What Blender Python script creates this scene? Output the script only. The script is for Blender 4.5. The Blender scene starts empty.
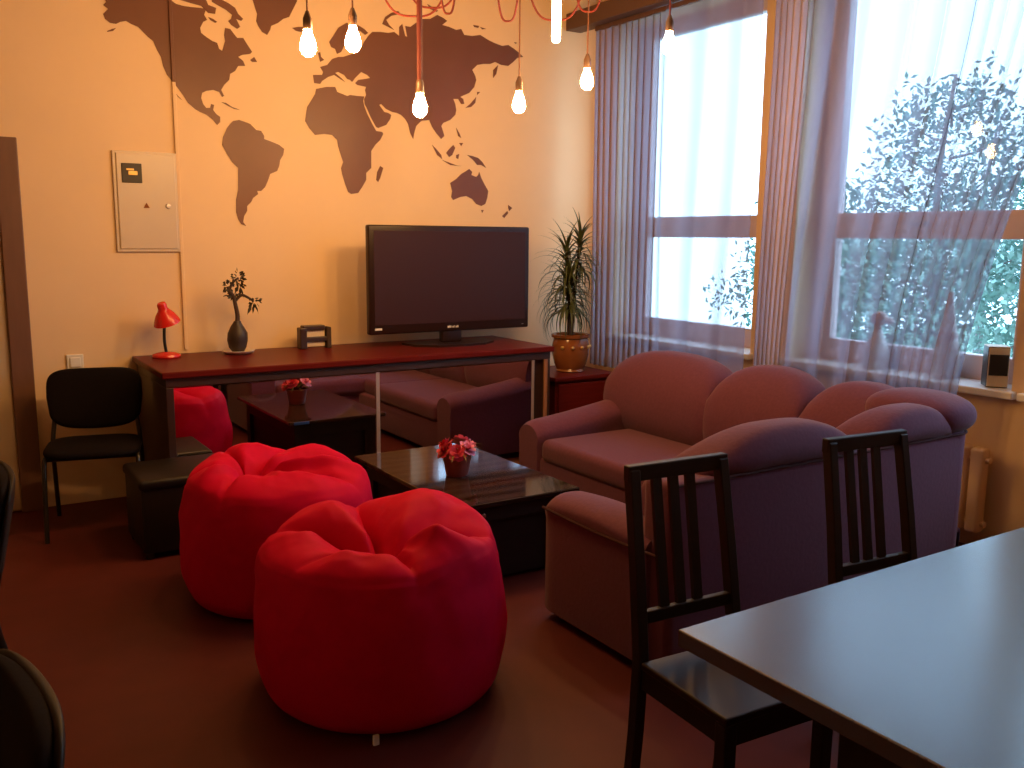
import bpy, bmesh, math, random
from mathutils import Vector, Matrix, noise
from mathutils.geometry import tessellate_polygon
import numpy as np

SC = bpy.context.scene
COL = SC.collection
PI = math.pi

# ------------------------------------------------------------------ camera
F_PX, CZ = 916.0, 1.56
_pi, _ya, _ro = math.radians(9.06), math.radians(32.81), math.radians(.52)
FW = Vector((math.sin(_ya)*math.cos(_pi), math.cos(_ya)*math.cos(_pi), -math.sin(_pi)))
_rt = Vector((math.cos(_ya), -math.sin(_ya), 0)); _up = _rt.cross(FW)
RT = _rt*math.cos(_ro) + _up*math.sin(_ro)
UP = -_rt*math.sin(_ro) + _up*math.cos(_ro)
CAM = Vector((0, 0, CZ))
cd = bpy.data.cameras.new('camera'); cam = bpy.data.objects.new('camera', cd); COL.objects.link(cam)
m = Matrix((RT, UP, -FW)).transposed().to_4x4(); m.translation = CAM
cam.matrix_world = m
cd.sensor_width = 36; cd.lens = F_PX*36/1024; cd.clip_start = .05; cd.clip_end = 200
SC.camera = cam

# ------------------------------------------------------------------ view, world
vs = SC.view_settings
vs.view_transform = 'Standard'; vs.look = 'None'; vs.gamma = 1; vs.use_curve_mapping = False
vs.exposure = 0.0
SC.cycles.transparent_max_bounces = 32
SC.cycles.max_bounces = 10
SC.cycles.sample_clamp_indirect = 6
w = bpy.data.worlds.new('overcast_sky'); SC.world = w; w.use_nodes = True
bg = w.node_tree.nodes['Background']
bg.inputs[0].default_value = (.47, .72, 1.0, 1); bg.inputs[1].default_value = 6.0
BULB_L, TUBE_L = 400.0, 36.0
WARM = (1.0, .52, .165)

YW = 5.75          # back wall
XW = 4.50          # window wall
ZC = 3.40          # ceiling


def un(px, py, x=None, y=None, z=None):
    d = FW + RT*((px-512)/F_PX) - UP*((py-384)/F_PX)
    t = (x/d.x) if x is not None else (y/d.y) if y is not None else (z-CZ)/d.z
    return CAM + d*t


def at(px, py, dist):
    d = (FW + RT*((px-512)/F_PX) - UP*((py-384)/F_PX)).normalized()
    return CAM + d*dist


# ------------------------------------------------------------------ materials
def mat(name, col, rough=.5, metal=0, spec=.5, noise_amt=0, scale=20, bump=0, sheen=0, coat=0, emit=None, emit_s=0, stretch=None):
    M = bpy.data.materials.new(name); M.use_nodes = True
    nt = M.node_tree; b = nt.nodes['Principled BSDF']
    b.inputs['Base Color'].default_value = (*col, 1); b.inputs['Roughness'].default_value = rough
    b.inputs['Metallic'].default_value = metal; b.inputs['Specular IOR Level'].default_value = spec
    b.inputs['Sheen Weight'].default_value = sheen; b.inputs['Coat Weight'].default_value = coat
    b.inputs['Coat Roughness'].default_value = .08
    if emit:
        b.inputs['Emission Color'].default_value = (*emit, 1); b.inputs['Emission Strength'].default_value = emit_s
    if noise_amt or bump:
        tc = nt.nodes.new('ShaderNodeTexCoord'); mp = nt.nodes.new('ShaderNodeMapping')
        if stretch: mp.inputs['Scale'].default_value = stretch
        nt.links.new(tc.outputs['Object'], mp.inputs[0])
        n = nt.nodes.new('ShaderNodeTexNoise'); n.inputs['Scale'].default_value = scale; n.inputs['Detail'].default_value = 5
        nt.links.new(mp.outputs[0], n.inputs['Vector'])
        if noise_amt:
            r = nt.nodes.new('ShaderNodeMix'); r.data_type = 'RGBA'
            r.inputs['A'].default_value = (*[max(0, c*(1-noise_amt)) for c in col], 1)
            r.inputs['B'].default_value = (*[min(1, c*(1+noise_amt)) for c in col], 1)
            nt.links.new(n.outputs['Fac'], r.inputs['Factor']); nt.links.new(r.outputs['Result'], b.inputs['Base Color'])
        if bump:
            bp = nt.nodes.new('ShaderNodeBump'); bp.inputs['Strength'].default_value = bump; bp.inputs['Distance'].default_value = .01
            nt.links.new(n.outputs['Fac'], bp.inputs['Height']); nt.links.new(bp.outputs[0], b.inputs['Normal'])
    return M


M = {}
M['wall'] = mat('cream_paint', (.78, .56, .335), .75, noise_amt=.05, scale=3, bump=.03)
M['ceiling'] = mat('ceiling_paint', (.74, .64, .50), .9, noise_amt=.02, scale=4)
M['floor'] = mat('brown_lino', (.085, .015, .013), .5, spec=.2, noise_amt=.25, scale=6, bump=.05)
M['decal'] = mat('brown_vinyl', (.15, .052, .024), .42, noise_amt=.45, scale=1.7)
M['mahogany'] = mat('mahogany', (.105, .009, .008), .32, spec=.06, coat=.0, noise_amt=.3, scale=5, stretch=(1, 12, 12))
M['dark_wood'] = mat('dark_wood', (.035, .015, .013), .4, noise_amt=.3, scale=5, stretch=(2, 2, 14))
M['plinth'] = mat('plinth_wood', (.30, .13, .06), .5, noise_amt=.2, scale=6)
M['mirror'] = mat('mirror_glass', (.72, .66, .68), .0, metal=1)
M['alu'] = mat('silver_strip', (.55, .48, .47), .35, metal=.6)
M['sofa'] = mat('mauve_upholstery', (.124, .036, .074), .85, spec=.2, noise_amt=.18, scale=60, bump=.12, sheen=.15)
M['sofa_dark'] = mat('sofa_piping', (.06, .022, .026), .85, spec=.2)
M['red'] = mat('red_nylon', (.52, .002, .036), .6, spec=.05, noise_amt=.08, scale=40, bump=.04)
M['black_gloss'] = mat('black_lacquer', (.016, .011, .010), .06, spec=.6)
M['black_wood'] = mat('black_brown_wood', (.016, .008, .007), .5, spec=.25, noise_amt=.3, scale=6, stretch=(3, 3, 10))
M['black_fabric'] = mat('black_fabric', (.008, .005, .006), .9, spec=.1, noise_amt=.3, scale=80, bump=.05)
M['black_metal'] = mat('black_metal', (.012, .010, .010), .35, spec=.5)
M['shell'] = mat('grey_plastic_shell', (.012, .009, .010), .6, spec=.25)
M['leather'] = mat('black_leather', (.011, .007, .007), .42, spec=.3, noise_amt=.2, scale=30, bump=.05)
M['tabletop'] = mat('black_brown_laminate', (.034, .052, .085), .24, spec=1.0, noise_amt=.2, scale=8, stretch=(1, 10, 1), bump=.02)  # blue of the reflected sky is put into the base colour as well
M['tv_black'] = mat('tv_bezel', (.020, .008, .007), .32, spec=.3)
M['tv_screen'] = mat('tv_screen', (.036, .011, .008), .4, spec=.25)  # red-brown of glare and warm reflections is put into the screen colour
M['white'] = mat('white_plastic', (.75, .72, .68), .4)
M['panel'] = mat('panel_enamel', (.62, .50, .38), .35, noise_amt=.03, scale=5)
M['dark'] = mat('dark_recess', (.03, .02, .015), .5)
M['gold'] = mat('gold_trim', (.55, .35, .12), .35, metal=.6)
M['frame'] = mat('window_frame_paint', (.62, .48, .50), .45)
M['sill'] = mat('sill_paint', (.78, .78, .80), .35)
M['door'] = mat('door_paint', (.50, .38, .25), .5)
M['door_frame'] = mat('door_frame_brown', (.16, .075, .045), .5, noise_amt=.2, scale=5, stretch=(6, 6, 1))
M['door_glass'] = mat('door_dark_glass', (.03, .015, .01), .08)
M['red_paint'] = mat('red_paint', (.62, .015, .012), .25)
M['grey_in'] = mat('shade_inside', (.30, .28, .26), .5)
M['pot_glaze'] = mat('amber_glaze', (.22, .075, .026), .15, noise_amt=.35, scale=9)
M['soil'] = mat('soil', (.03, .018, .012), .9)
M['leaf'] = mat('leaf', (.06, .075, .025), .5, noise_amt=.3, scale=6)
M['leaf_dark'] = mat('leaf_dark', (.035, .028, .015), .6)
M['bark'] = mat('bark', (.05, .025, .015), .8, noise_amt=.3, scale=20, bump=.3)
M['saucer'] = mat('white_ceramic', (.70, .60, .50), .25)
M['vase'] = mat('dark_clay', (.03, .018, .016), .5, noise_amt=.3, scale=14, bump=.2)
M['pink'] = mat('pink_petal', (.78, .24, .40), .6, noise_amt=.2, scale=40)
M['redpetal'] = mat('red_petal', (.5, .02, .06), .6)
M['flowerpot'] = mat('flowerpot_red', (.22, .04, .035), .4, noise_amt=.3, scale=30)
M['olive'] = mat('olive_leaf', (.16, .11, .03), .5)
M['blue'] = mat('blue_pack', (.03, .16, .60), .35)
M['orange_paper'] = mat('orange_paper', (.55, .22, .04), .6)
M['figure'] = mat('pale_ceramic', (.60, .56, .52), .4)
M['copper'] = mat('rosy_ceramic', (.50, .30, .24), .4)
M['box_black'] = mat('box_black', (.018, .016, .02), .35)
M['box_cream'] = mat('box_cream', (.70, .55, .36), .4)
M['red_cord'] = mat('red_cable', (.17, .013, .010), .7)
M['tan_cord'] = mat('tan_cable', (.14, .045, .018), .7)
M['thick_cord'] = mat('thick_red_cable', (.09, .009, .009), .7)
M['socket'] = mat('brown_socket', (.10, .05, .03), .4)
M['rail'] = mat('rail_wood', (.085, .04, .03), .5)
M['radiator'] = mat('radiator_paint', (.78, .56, .36), .45)
M['tree_leaf'] = mat('garden_leaf', (.13, .25, .22), .7, noise_amt=.5, scale=.8)
M['tree_leaf_b'] = mat('garden_leaf_pale', (.24, .38, .34), .7, noise_amt=.3, scale=.8)
M['tree_bark'] = mat('garden_bark', (.16, .15, .15), .9)
M['grass'] = mat('grass', (.20, .34, .26), .9, noise_amt=.3, scale=3)
M['bulb'] = mat('lit_bulb', (1, 1, 1), .5, emit=WARM, emit_s=BULB_L)
M['tube'] = mat('lit_tube', (1, 1, 1), .5, emit=(1, .66, .34), emit_s=TUBE_L)
M['knob'] = mat('steel_knob', (.7, .68, .66), .25, metal=1)


M['tabletop'].node_tree.nodes['Principled BSDF'].inputs['IOR'].default_value = 1.75


def planks(name, c0, c1, rough, rep):
    Mx = bpy.data.materials.new(name); Mx.use_nodes = True; nt = Mx.node_tree; b = nt.nodes['Principled BSDF']
    tc = nt.nodes.new('ShaderNodeTexCoord'); wv = nt.nodes.new('ShaderNodeTexWave')
    wv.bands_direction = 'Y'; wv.inputs['Scale'].default_value = rep; wv.inputs['Distortion'].default_value = 2.5; wv.inputs['Detail'].default_value = 3
    mp = nt.nodes.new('ShaderNodeMapping'); mp.inputs['Scale'].default_value = (.4, 1, 1)
    nt.links.new(tc.outputs['Object'], mp.inputs[0]); nt.links.new(mp.outputs[0], wv.inputs['Vector'])
    mx = nt.nodes.new('ShaderNodeMix'); mx.data_type = 'RGBA'
    mx.inputs['A'].default_value = (*c0, 1); mx.inputs['B'].default_value = (*c1, 1)
    nt.links.new(wv.outputs['Fac'], mx.inputs['Factor']); nt.links.new(mx.outputs['Result'], b.inputs['Base Color'])
    b.inputs['Roughness'].default_value = rough; b.inputs['Specular IOR Level'].default_value = .7
    return Mx


M['ctop'] = planks('coffee_table_grain', (.014, .008, .007), (.055, .030, .024), .07, 3.2)


def glass_mat():
    Mx = bpy.data.materials.new('window_glass'); Mx.use_nodes = True; nt = Mx.node_tree; nt.nodes.remove(nt.nodes['Principled BSDF'])
    o = nt.nodes['Material Output']; t = nt.nodes.new('ShaderNodeBsdfTransparent'); g = nt.nodes.new('ShaderNodeBsdfGlossy')
    g.inputs['Roughness'].default_value = .02; t.inputs[0].default_value = (.97, .99, .99, 1)
    lw = nt.nodes.new('ShaderNodeLayerWeight'); lw.inputs['Blend'].default_value = .5
    pw = nt.nodes.new('ShaderNodeMath'); pw.operation = 'POWER'; pw.inputs[1].default_value = 5; nt.links.new(lw.outputs['Facing'], pw.inputs[0])
    fr = nt.nodes.new('ShaderNodeMath'); fr.operation = 'MULTIPLY_ADD'; fr.inputs[1].default_value = .96; fr.inputs[2].default_value = .04; nt.links.new(pw.outputs[0], fr.inputs[0])
    mx = nt.nodes.new('ShaderNodeMixShader')
    nt.links.new(fr.outputs[0], mx.inputs[0]); nt.links.new(t.outputs[0], mx.inputs[1]); nt.links.new(g.outputs[0], mx.inputs[2])
    nt.links.new(mx.outputs[0], o.inputs[0]); return Mx


M['glass'] = glass_mat()


def sheer_mat():
    Mx = bpy.data.materials.new('sheer_voile'); Mx.use_nodes = True; nt = Mx.node_tree; nt.nodes.remove(nt.nodes['Principled BSDF'])
    o = nt.nodes['Material Output']; t = nt.nodes.new('ShaderNodeBsdfTransparent')
    d = nt.nodes.new('ShaderNodeBsdfDiffuse'); d.inputs[0].default_value = (.045, .026, .034, 1)
    tl = nt.nodes.new('ShaderNodeBsdfTranslucent'); tl.inputs[0].default_value = (.20, .185, .24, 1)
    a = nt.nodes.new('ShaderNodeAddShader'); nt.links.new(d.outputs[0], a.inputs[0]); nt.links.new(tl.outputs[0], a.inputs[1])
    # the weave covers more of the view at grazing angles
    lw = nt.nodes.new('ShaderNodeLayerWeight'); lw.inputs['Blend'].default_value = .42
    mr = nt.nodes.new('ShaderNodeMapRange'); mr.inputs['From Min'].default_value = 0; mr.inputs['From Max'].default_value = 1
    mr.inputs['To Min'].default_value = .58; mr.inputs['To Max'].default_value = .86
    nt.links.new(lw.outputs['Facing'], mr.inputs['Value'])
    mx = nt.nodes.new('ShaderNodeMixShader'); nt.links.new(mr.outputs[0], mx.inputs[0])
    nt.links.new(t.outputs[0], mx.inputs[1]); nt.links.new(a.outputs[0], mx.inputs[2]); nt.links.new(mx.outputs[0], o.inputs[0])
    return Mx


M['sheer'] = sheer_mat()


# ------------------------------------------------------------------ builders
def obj(name, bm, material, parent=None, smooth=False, sharp=40):
    bmesh.ops.recalc_face_normals(bm, faces=bm.faces[:])
    me = bpy.data.meshes.new(name); bm.to_mesh(me); bm.free()
    if smooth:
        me.polygons.foreach_set('use_smooth', [True]*len(me.polygons))
        me.set_sharp_from_angle(angle=math.radians(sharp))
    if isinstance(material, str): material = M[material]
    me.materials.append(material)
    o = bpy.data.objects.new(name, me); COL.objects.link(o)
    if parent: o.parent = parent
    return o


def tag(o, label, cat, group=None):
    o['label'] = label; o['category'] = cat
    if group: o['group'] = group
    return o


def thing(name, label, cat, loc=(0, 0, 0), rz=0, group=None):
    o = bpy.data.objects.new(name, None); COL.objects.link(o); o.empty_display_size = .1
    o.location = loc; o.rotation_euler = (0, 0, rz)
    return tag(o, label, cat, group)


def struct(o):
    o['kind'] = 'structure'; return o


def dup(root, loc, rz, label, group=None):
    r = root.copy(); COL.objects.link(r); r.location = loc; r.rotation_euler = (0, 0, rz); r['label'] = label
    if group: r['group'] = group
    for ch in list(root.children):
        c = ch.copy(); COL.objects.link(c); c.parent = r
        for g in list(ch.children):
            d = g.copy(); COL.objects.link(d); d.parent = c
    return r


def B(): return bmesh.new()


def box(bm, lo, hi, bev=.004, seg=2, M4=None):
    lo = Vector(lo); hi = Vector(hi)
    r = bmesh.ops.create_cube(bm, size=1)
    c = (lo+hi)/2; s = hi-lo
    for v in r['verts']:
        v.co = Vector((v.co.x*s.x, v.co.y*s.y, v.co.z*s.z))
    vs_ = r['verts']
    if bev:
        ed = list({e for v in vs_ for e in v.link_edges})
        rr = bmesh.ops.bevel(bm, geom=ed, offset=min(bev, min(s)*.45), segments=seg, affect='EDGES', profile=.5)
        vs_ = list({v for f in rr['faces'] for v in f.verts} | {v for v in vs_ if v.is_valid})
    for v in vs_:
        v.co = v.co + c
        if M4: v.co = M4 @ v.co
    return bm


def lathe(bm, prof, segs=32, c=(0, 0, 0), M4=None, cap=True):
    rings = []
    for r, z in prof:
        if r < 1e-5:
            v = bm.verts.new((c[0], c[1], c[2]+z)); rings.append([v])
        else:
            rings.append([bm.verts.new((c[0]+r*math.cos(2*PI*k/segs), c[1]+r*math.sin(2*PI*k/segs), c[2]+z)) for k in range(segs)])
    new = [v for R in rings for v in R]
    for a, b in zip(rings, rings[1:]):
        if len(a) == 1 and len(b) == 1: continue
        for k in range(segs):
            k2 = (k+1) % segs
            if len(a) == 1: bm.faces.new((a[0], b[k2], b[k]))
            elif len(b) == 1: bm.faces.new((a[k], a[k2], b[0]))
            else: bm.faces.new((a[k], a[k2], b[k2], b[k]))
    if cap:
        for R in (rings[0], rings[-1]):
            if len(R) > 2: bm.faces.new(R)
    if M4:
        for v in new: v.co = M4 @ v.co
    return bm


def tube(bm, pts, r, segs=8, taper=None):
    pts = [Vector(p) for p in pts]; n = len(pts); rings = []
    prev = None
    for i, p in enumerate(pts):
        t = (pts[min(i+1, n-1)]-pts[max(i-1, 0)]).normalized()
        a = prev if prev else (Vector((1, 0, 0)) if abs(t.x) < .9 else Vector((0, 1, 0)))
        a = (a - t*a.dot(t)).normalized(); prev = a; b = t.cross(a)
        rr = r if taper is None else r*(1+(taper-1)*i/(n-1))
        rings.append([bm.verts.new(p + a*(rr*math.cos(2*PI*k/segs)) + b*(rr*math.sin(2*PI*k/segs))) for k in range(segs)])
    for A, Bq in zip(rings, rings[1:]):
        for k in range(segs): bm.faces.new((A[k], A[(k+1) % segs], Bq[(k+1) % segs], Bq[k]))
    bm.faces.new(rings[0][::-1]); bm.faces.new(rings[-1])
    return bm


def spline(ps, n=8):
    ps = [Vector(p) for p in ps]; P = [ps[0]]+ps+[ps[-1]]; out = []
    for i in range(1, len(P)-2):
        for k in range(n):
            t = k/n; a, b, c, d = P[i-1:i+3]
            out.append(.5*((2*b)+(c-a)*t+(2*a-5*b+4*c-d)*t*t+(3*b-a-3*c+d)*t**3))
    out.append(ps[-1]); return out


def sgnp(x, e): return math.copysign(abs(x)**e, x)


def superell(bm, c, s, n1=3.0, n2=3.0, nu=32, nv=20, fn=None):
    """rounded pillow: superellipsoid with full sizes s, fn(point in -1..1) -> point deforms it"""
    rings = []
    for j in range(nv+1):
        ph = -PI/2+PI*j/nv; cz = sgnp(math.sin(ph), 2/n2); cr = sgnp(math.cos(ph), 2/n2) if 0 < j < nv else 0
        if j in (0, nv):
            rings.append([Vector((0, 0, cz))])
        else:
            rings.append([Vector((cr*sgnp(math.cos(2*PI*k/nu), 2/n1), cr*sgnp(math.sin(2*PI*k/nu), 2/n1), cz)) for k in range(nu)])
    R = []
    for ring in rings:
        q = []
        for p in ring:
            if fn: p = fn(p)
            q.append(bm.verts.new((c[0]+p.x*s[0]/2, c[1]+p.y*s[1]/2, c[2]+p.z*s[2]/2)))
        R.append(q)
    for a, b in zip(R, R[1:]):
        for k in range(nu):
            k2 = (k+1) % nu
            if len(a) == 1: bm.faces.new((a[0], b[k2], b[k]))
            elif len(b) == 1: bm.faces.new((a[k], a[k2], b[0]))
            else: bm.faces.new((a[k], a[k2], b[k2], b[k]))
    return bm


def prism(bm, pts, d, axis='y', M4=None):
    """flat polygon pts (2-D) extruded by d along the axis"""
    def P(u, v, w):
        p = Vector((u, w, v)) if axis == 'y' else Vector((w, u, v)) if axis == 'x' else Vector((u, v, w))
        return M4 @ p if M4 else p
    a = [bm.verts.new(P(u, v, 0)) for u, v in pts]; b = [bm.verts.new(P(u, v, d)) for u, v in pts]
    n = len(pts)
    for i, j, k in tessellate_polygon([[Vector((u, v, 0)) for u, v in pts]]):
        if len({i, j, k}) == 3:
            bm.faces.new((a[i], a[j], a[k])); bm.faces.new((b[k], b[j], b[i]))
    for k in range(n): bm.faces.new((a[k], b[k], b[(k+1) % n], a[(k+1) % n]))
    return bm


def wall_with_holes(bm, x0, x1, y0, y1, z0, z1, holes):
    """wall slab along y with rectangular openings (ya, yb, za, zb)"""
    cur = y0
    for ya, yb, za, zb in sorted(holes):
        box(bm, (x0, cur, z0), (x1, ya, z1), 0); box(bm, (x0, ya, z0), (x1, yb, za), 0); box(bm, (x0, ya, zb), (x1, yb, z1), 0); cur = yb
    box(bm, (x0, cur, z0), (x1, y1, z1), 0)


# ------------------------------------------------------------------ room shell
XL, YF = -2.6, -2.6
bm = B(); box(bm, (XL, YF, -.1), (XW+.35, YW+.2, 0), 0); struct(obj('floor', bm, 'floor'))
bm = B(); box(bm, (XL, YF, ZC), (XW+.35, YW+.2, ZC+.1), 0); struct(obj('ceiling', bm, 'ceiling'))
bm = B(); box(bm, (XL, YW, 0), (XW+.35, YW+.2, ZC), 0); struct(obj('wall_back', bm, 'wall'))
bm = B(); box(bm, (XL-.2, YF-.2, 0), (XL, YW+.2, ZC), 0); struct(obj('wall_left', bm, 'wall'))
bm = B(); box(bm, (XL, YF-.2, 0), (XW+.35, YF, ZC), 0); struct(obj('wall_front', bm, 'wall'))
WIN = [(4.13, 5.55, .83, 3.12), (2.42, 3.82, .83, 3.12), (.86, 2.34, .83, 3.12)]  # third window is unseen, added and widened for its light on the dining table
bm = B(); wall_with_holes(bm, XW, XW+.35, YF, YW, 0, ZC, WIN); struct(obj('wall_right', bm, 'wall'))


def window(n, ya, yb, za, zb):
    t = bpy.data.objects.new('window_%d' % n, None); COL.objects.link(t); t.location = (XW+.25, (ya+yb)/2, za); struct(t)
    h = (yb-ya)/2; H = zb-za; fr = B(); x0, x1 = -.035, .035
    box(fr, (x0, -h, 0), (x1, -h+.13, H), .006); box(fr, (x0, h-.13, 0), (x1, h, H), .006)
    box(fr, (x0, -h+.12, 0), (x1, h-.12, .135), .006); box(fr, (x0, -h+.12, H-.1), (x1, h-.12, H), .006)
    box(fr, (x0-.01, -h+.12, .745), (x1, h-.12, .895), .006)
    obj('window_frame', fr, 'frame', t)
    hb = B(); box(hb, (-.085, -.05, .83), (-.07, .05, .845), .004); box(hb, (-.075, .03, .825), (-.045, .05, .85), .003)
    obj('window_handle', hb, 'knob', t)
    g = B(); box(g, (-.006, -h+.12, .12), (.006, h-.12, .76), 0); obj('pane', g, 'glass', t)
    g = B(); box(g, (-.006, -h+.12, .88), (.006, h-.12, H-.09), 0); obj('pane', g, 'glass', t)
    s = B(); box(s, (-.30, -h-.03, -.035), (-.03, h+.03, .005), .008); obj('window_sill', s, 'sill', t)


for i, q in enumerate(WIN): window(i+1, *q)

# trunking strip running up the back wall
a = un(172, 78, y=YW); b = un(187, 350, y=YW); xs = (a.x+b.x)/2
zt = un(172, 82, y=YW).z
bm = B(); box(bm, (xs-.010, YW-.016, .87), (xs+.010, YW, zt), .003); struct(obj('trim_1', bm, 'wall'))
bm = B(); box(bm, (xs-.010, YW-.016, zt), (xs+.010, YW, ZC), .003); struct(obj('trim_2', bm, 'decal'))   # the decal wraps over it here

# door at the left of the back wall
dx = un(30, 330, y=YW).x
t = bpy.data.objects.new('door_1', None); COL.objects.link(t); struct(t); t.location = (dx-.5, YW, 0)
fr = B(); box(fr, (.39, -.05, 0), (.5, 0, 2.07), .006); box(fr, (-.5, -.05, 0), (-.39, 0, 2.07), .006); box(fr, (-.39, -.05, 1.97), (.39, 0, 2.07), .006)
obj('door_frame', fr, 'door_frame', t)
lf = B(); box(lf, (.28, -.03, .01), (.39, 0, 1.97), .004); box(lf, (-.39, -.03, .01), (-.28, 0, 1.97), .004)
box(lf, (-.28, -.03, .01), (.28, 0, .12), .004); box(lf, (-.28, -.03, .76), (.28, 0, .86), .004); box(lf, (-.28, -.03, 1.87), (.28, 0, 1.97), .004)
box(lf, (-.28, -.018, .12), (.28, 0, .76), .004)
obj('door_leaf', lf, 'door', t)
g = B(); box(g, (-.28, -.015, .86), (.28, -.003, 1.87), 0); obj('door_glass', g, 'door_glass', t)
h = B(); box(h, (-.36, -.09, 1.0), (-.24, -.075, 1.02), .005); box(h, (-.36, -.09, 1.0), (-.345, -.03, 1.02), .004); obj('door_handle', h, 'knob', t)

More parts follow.
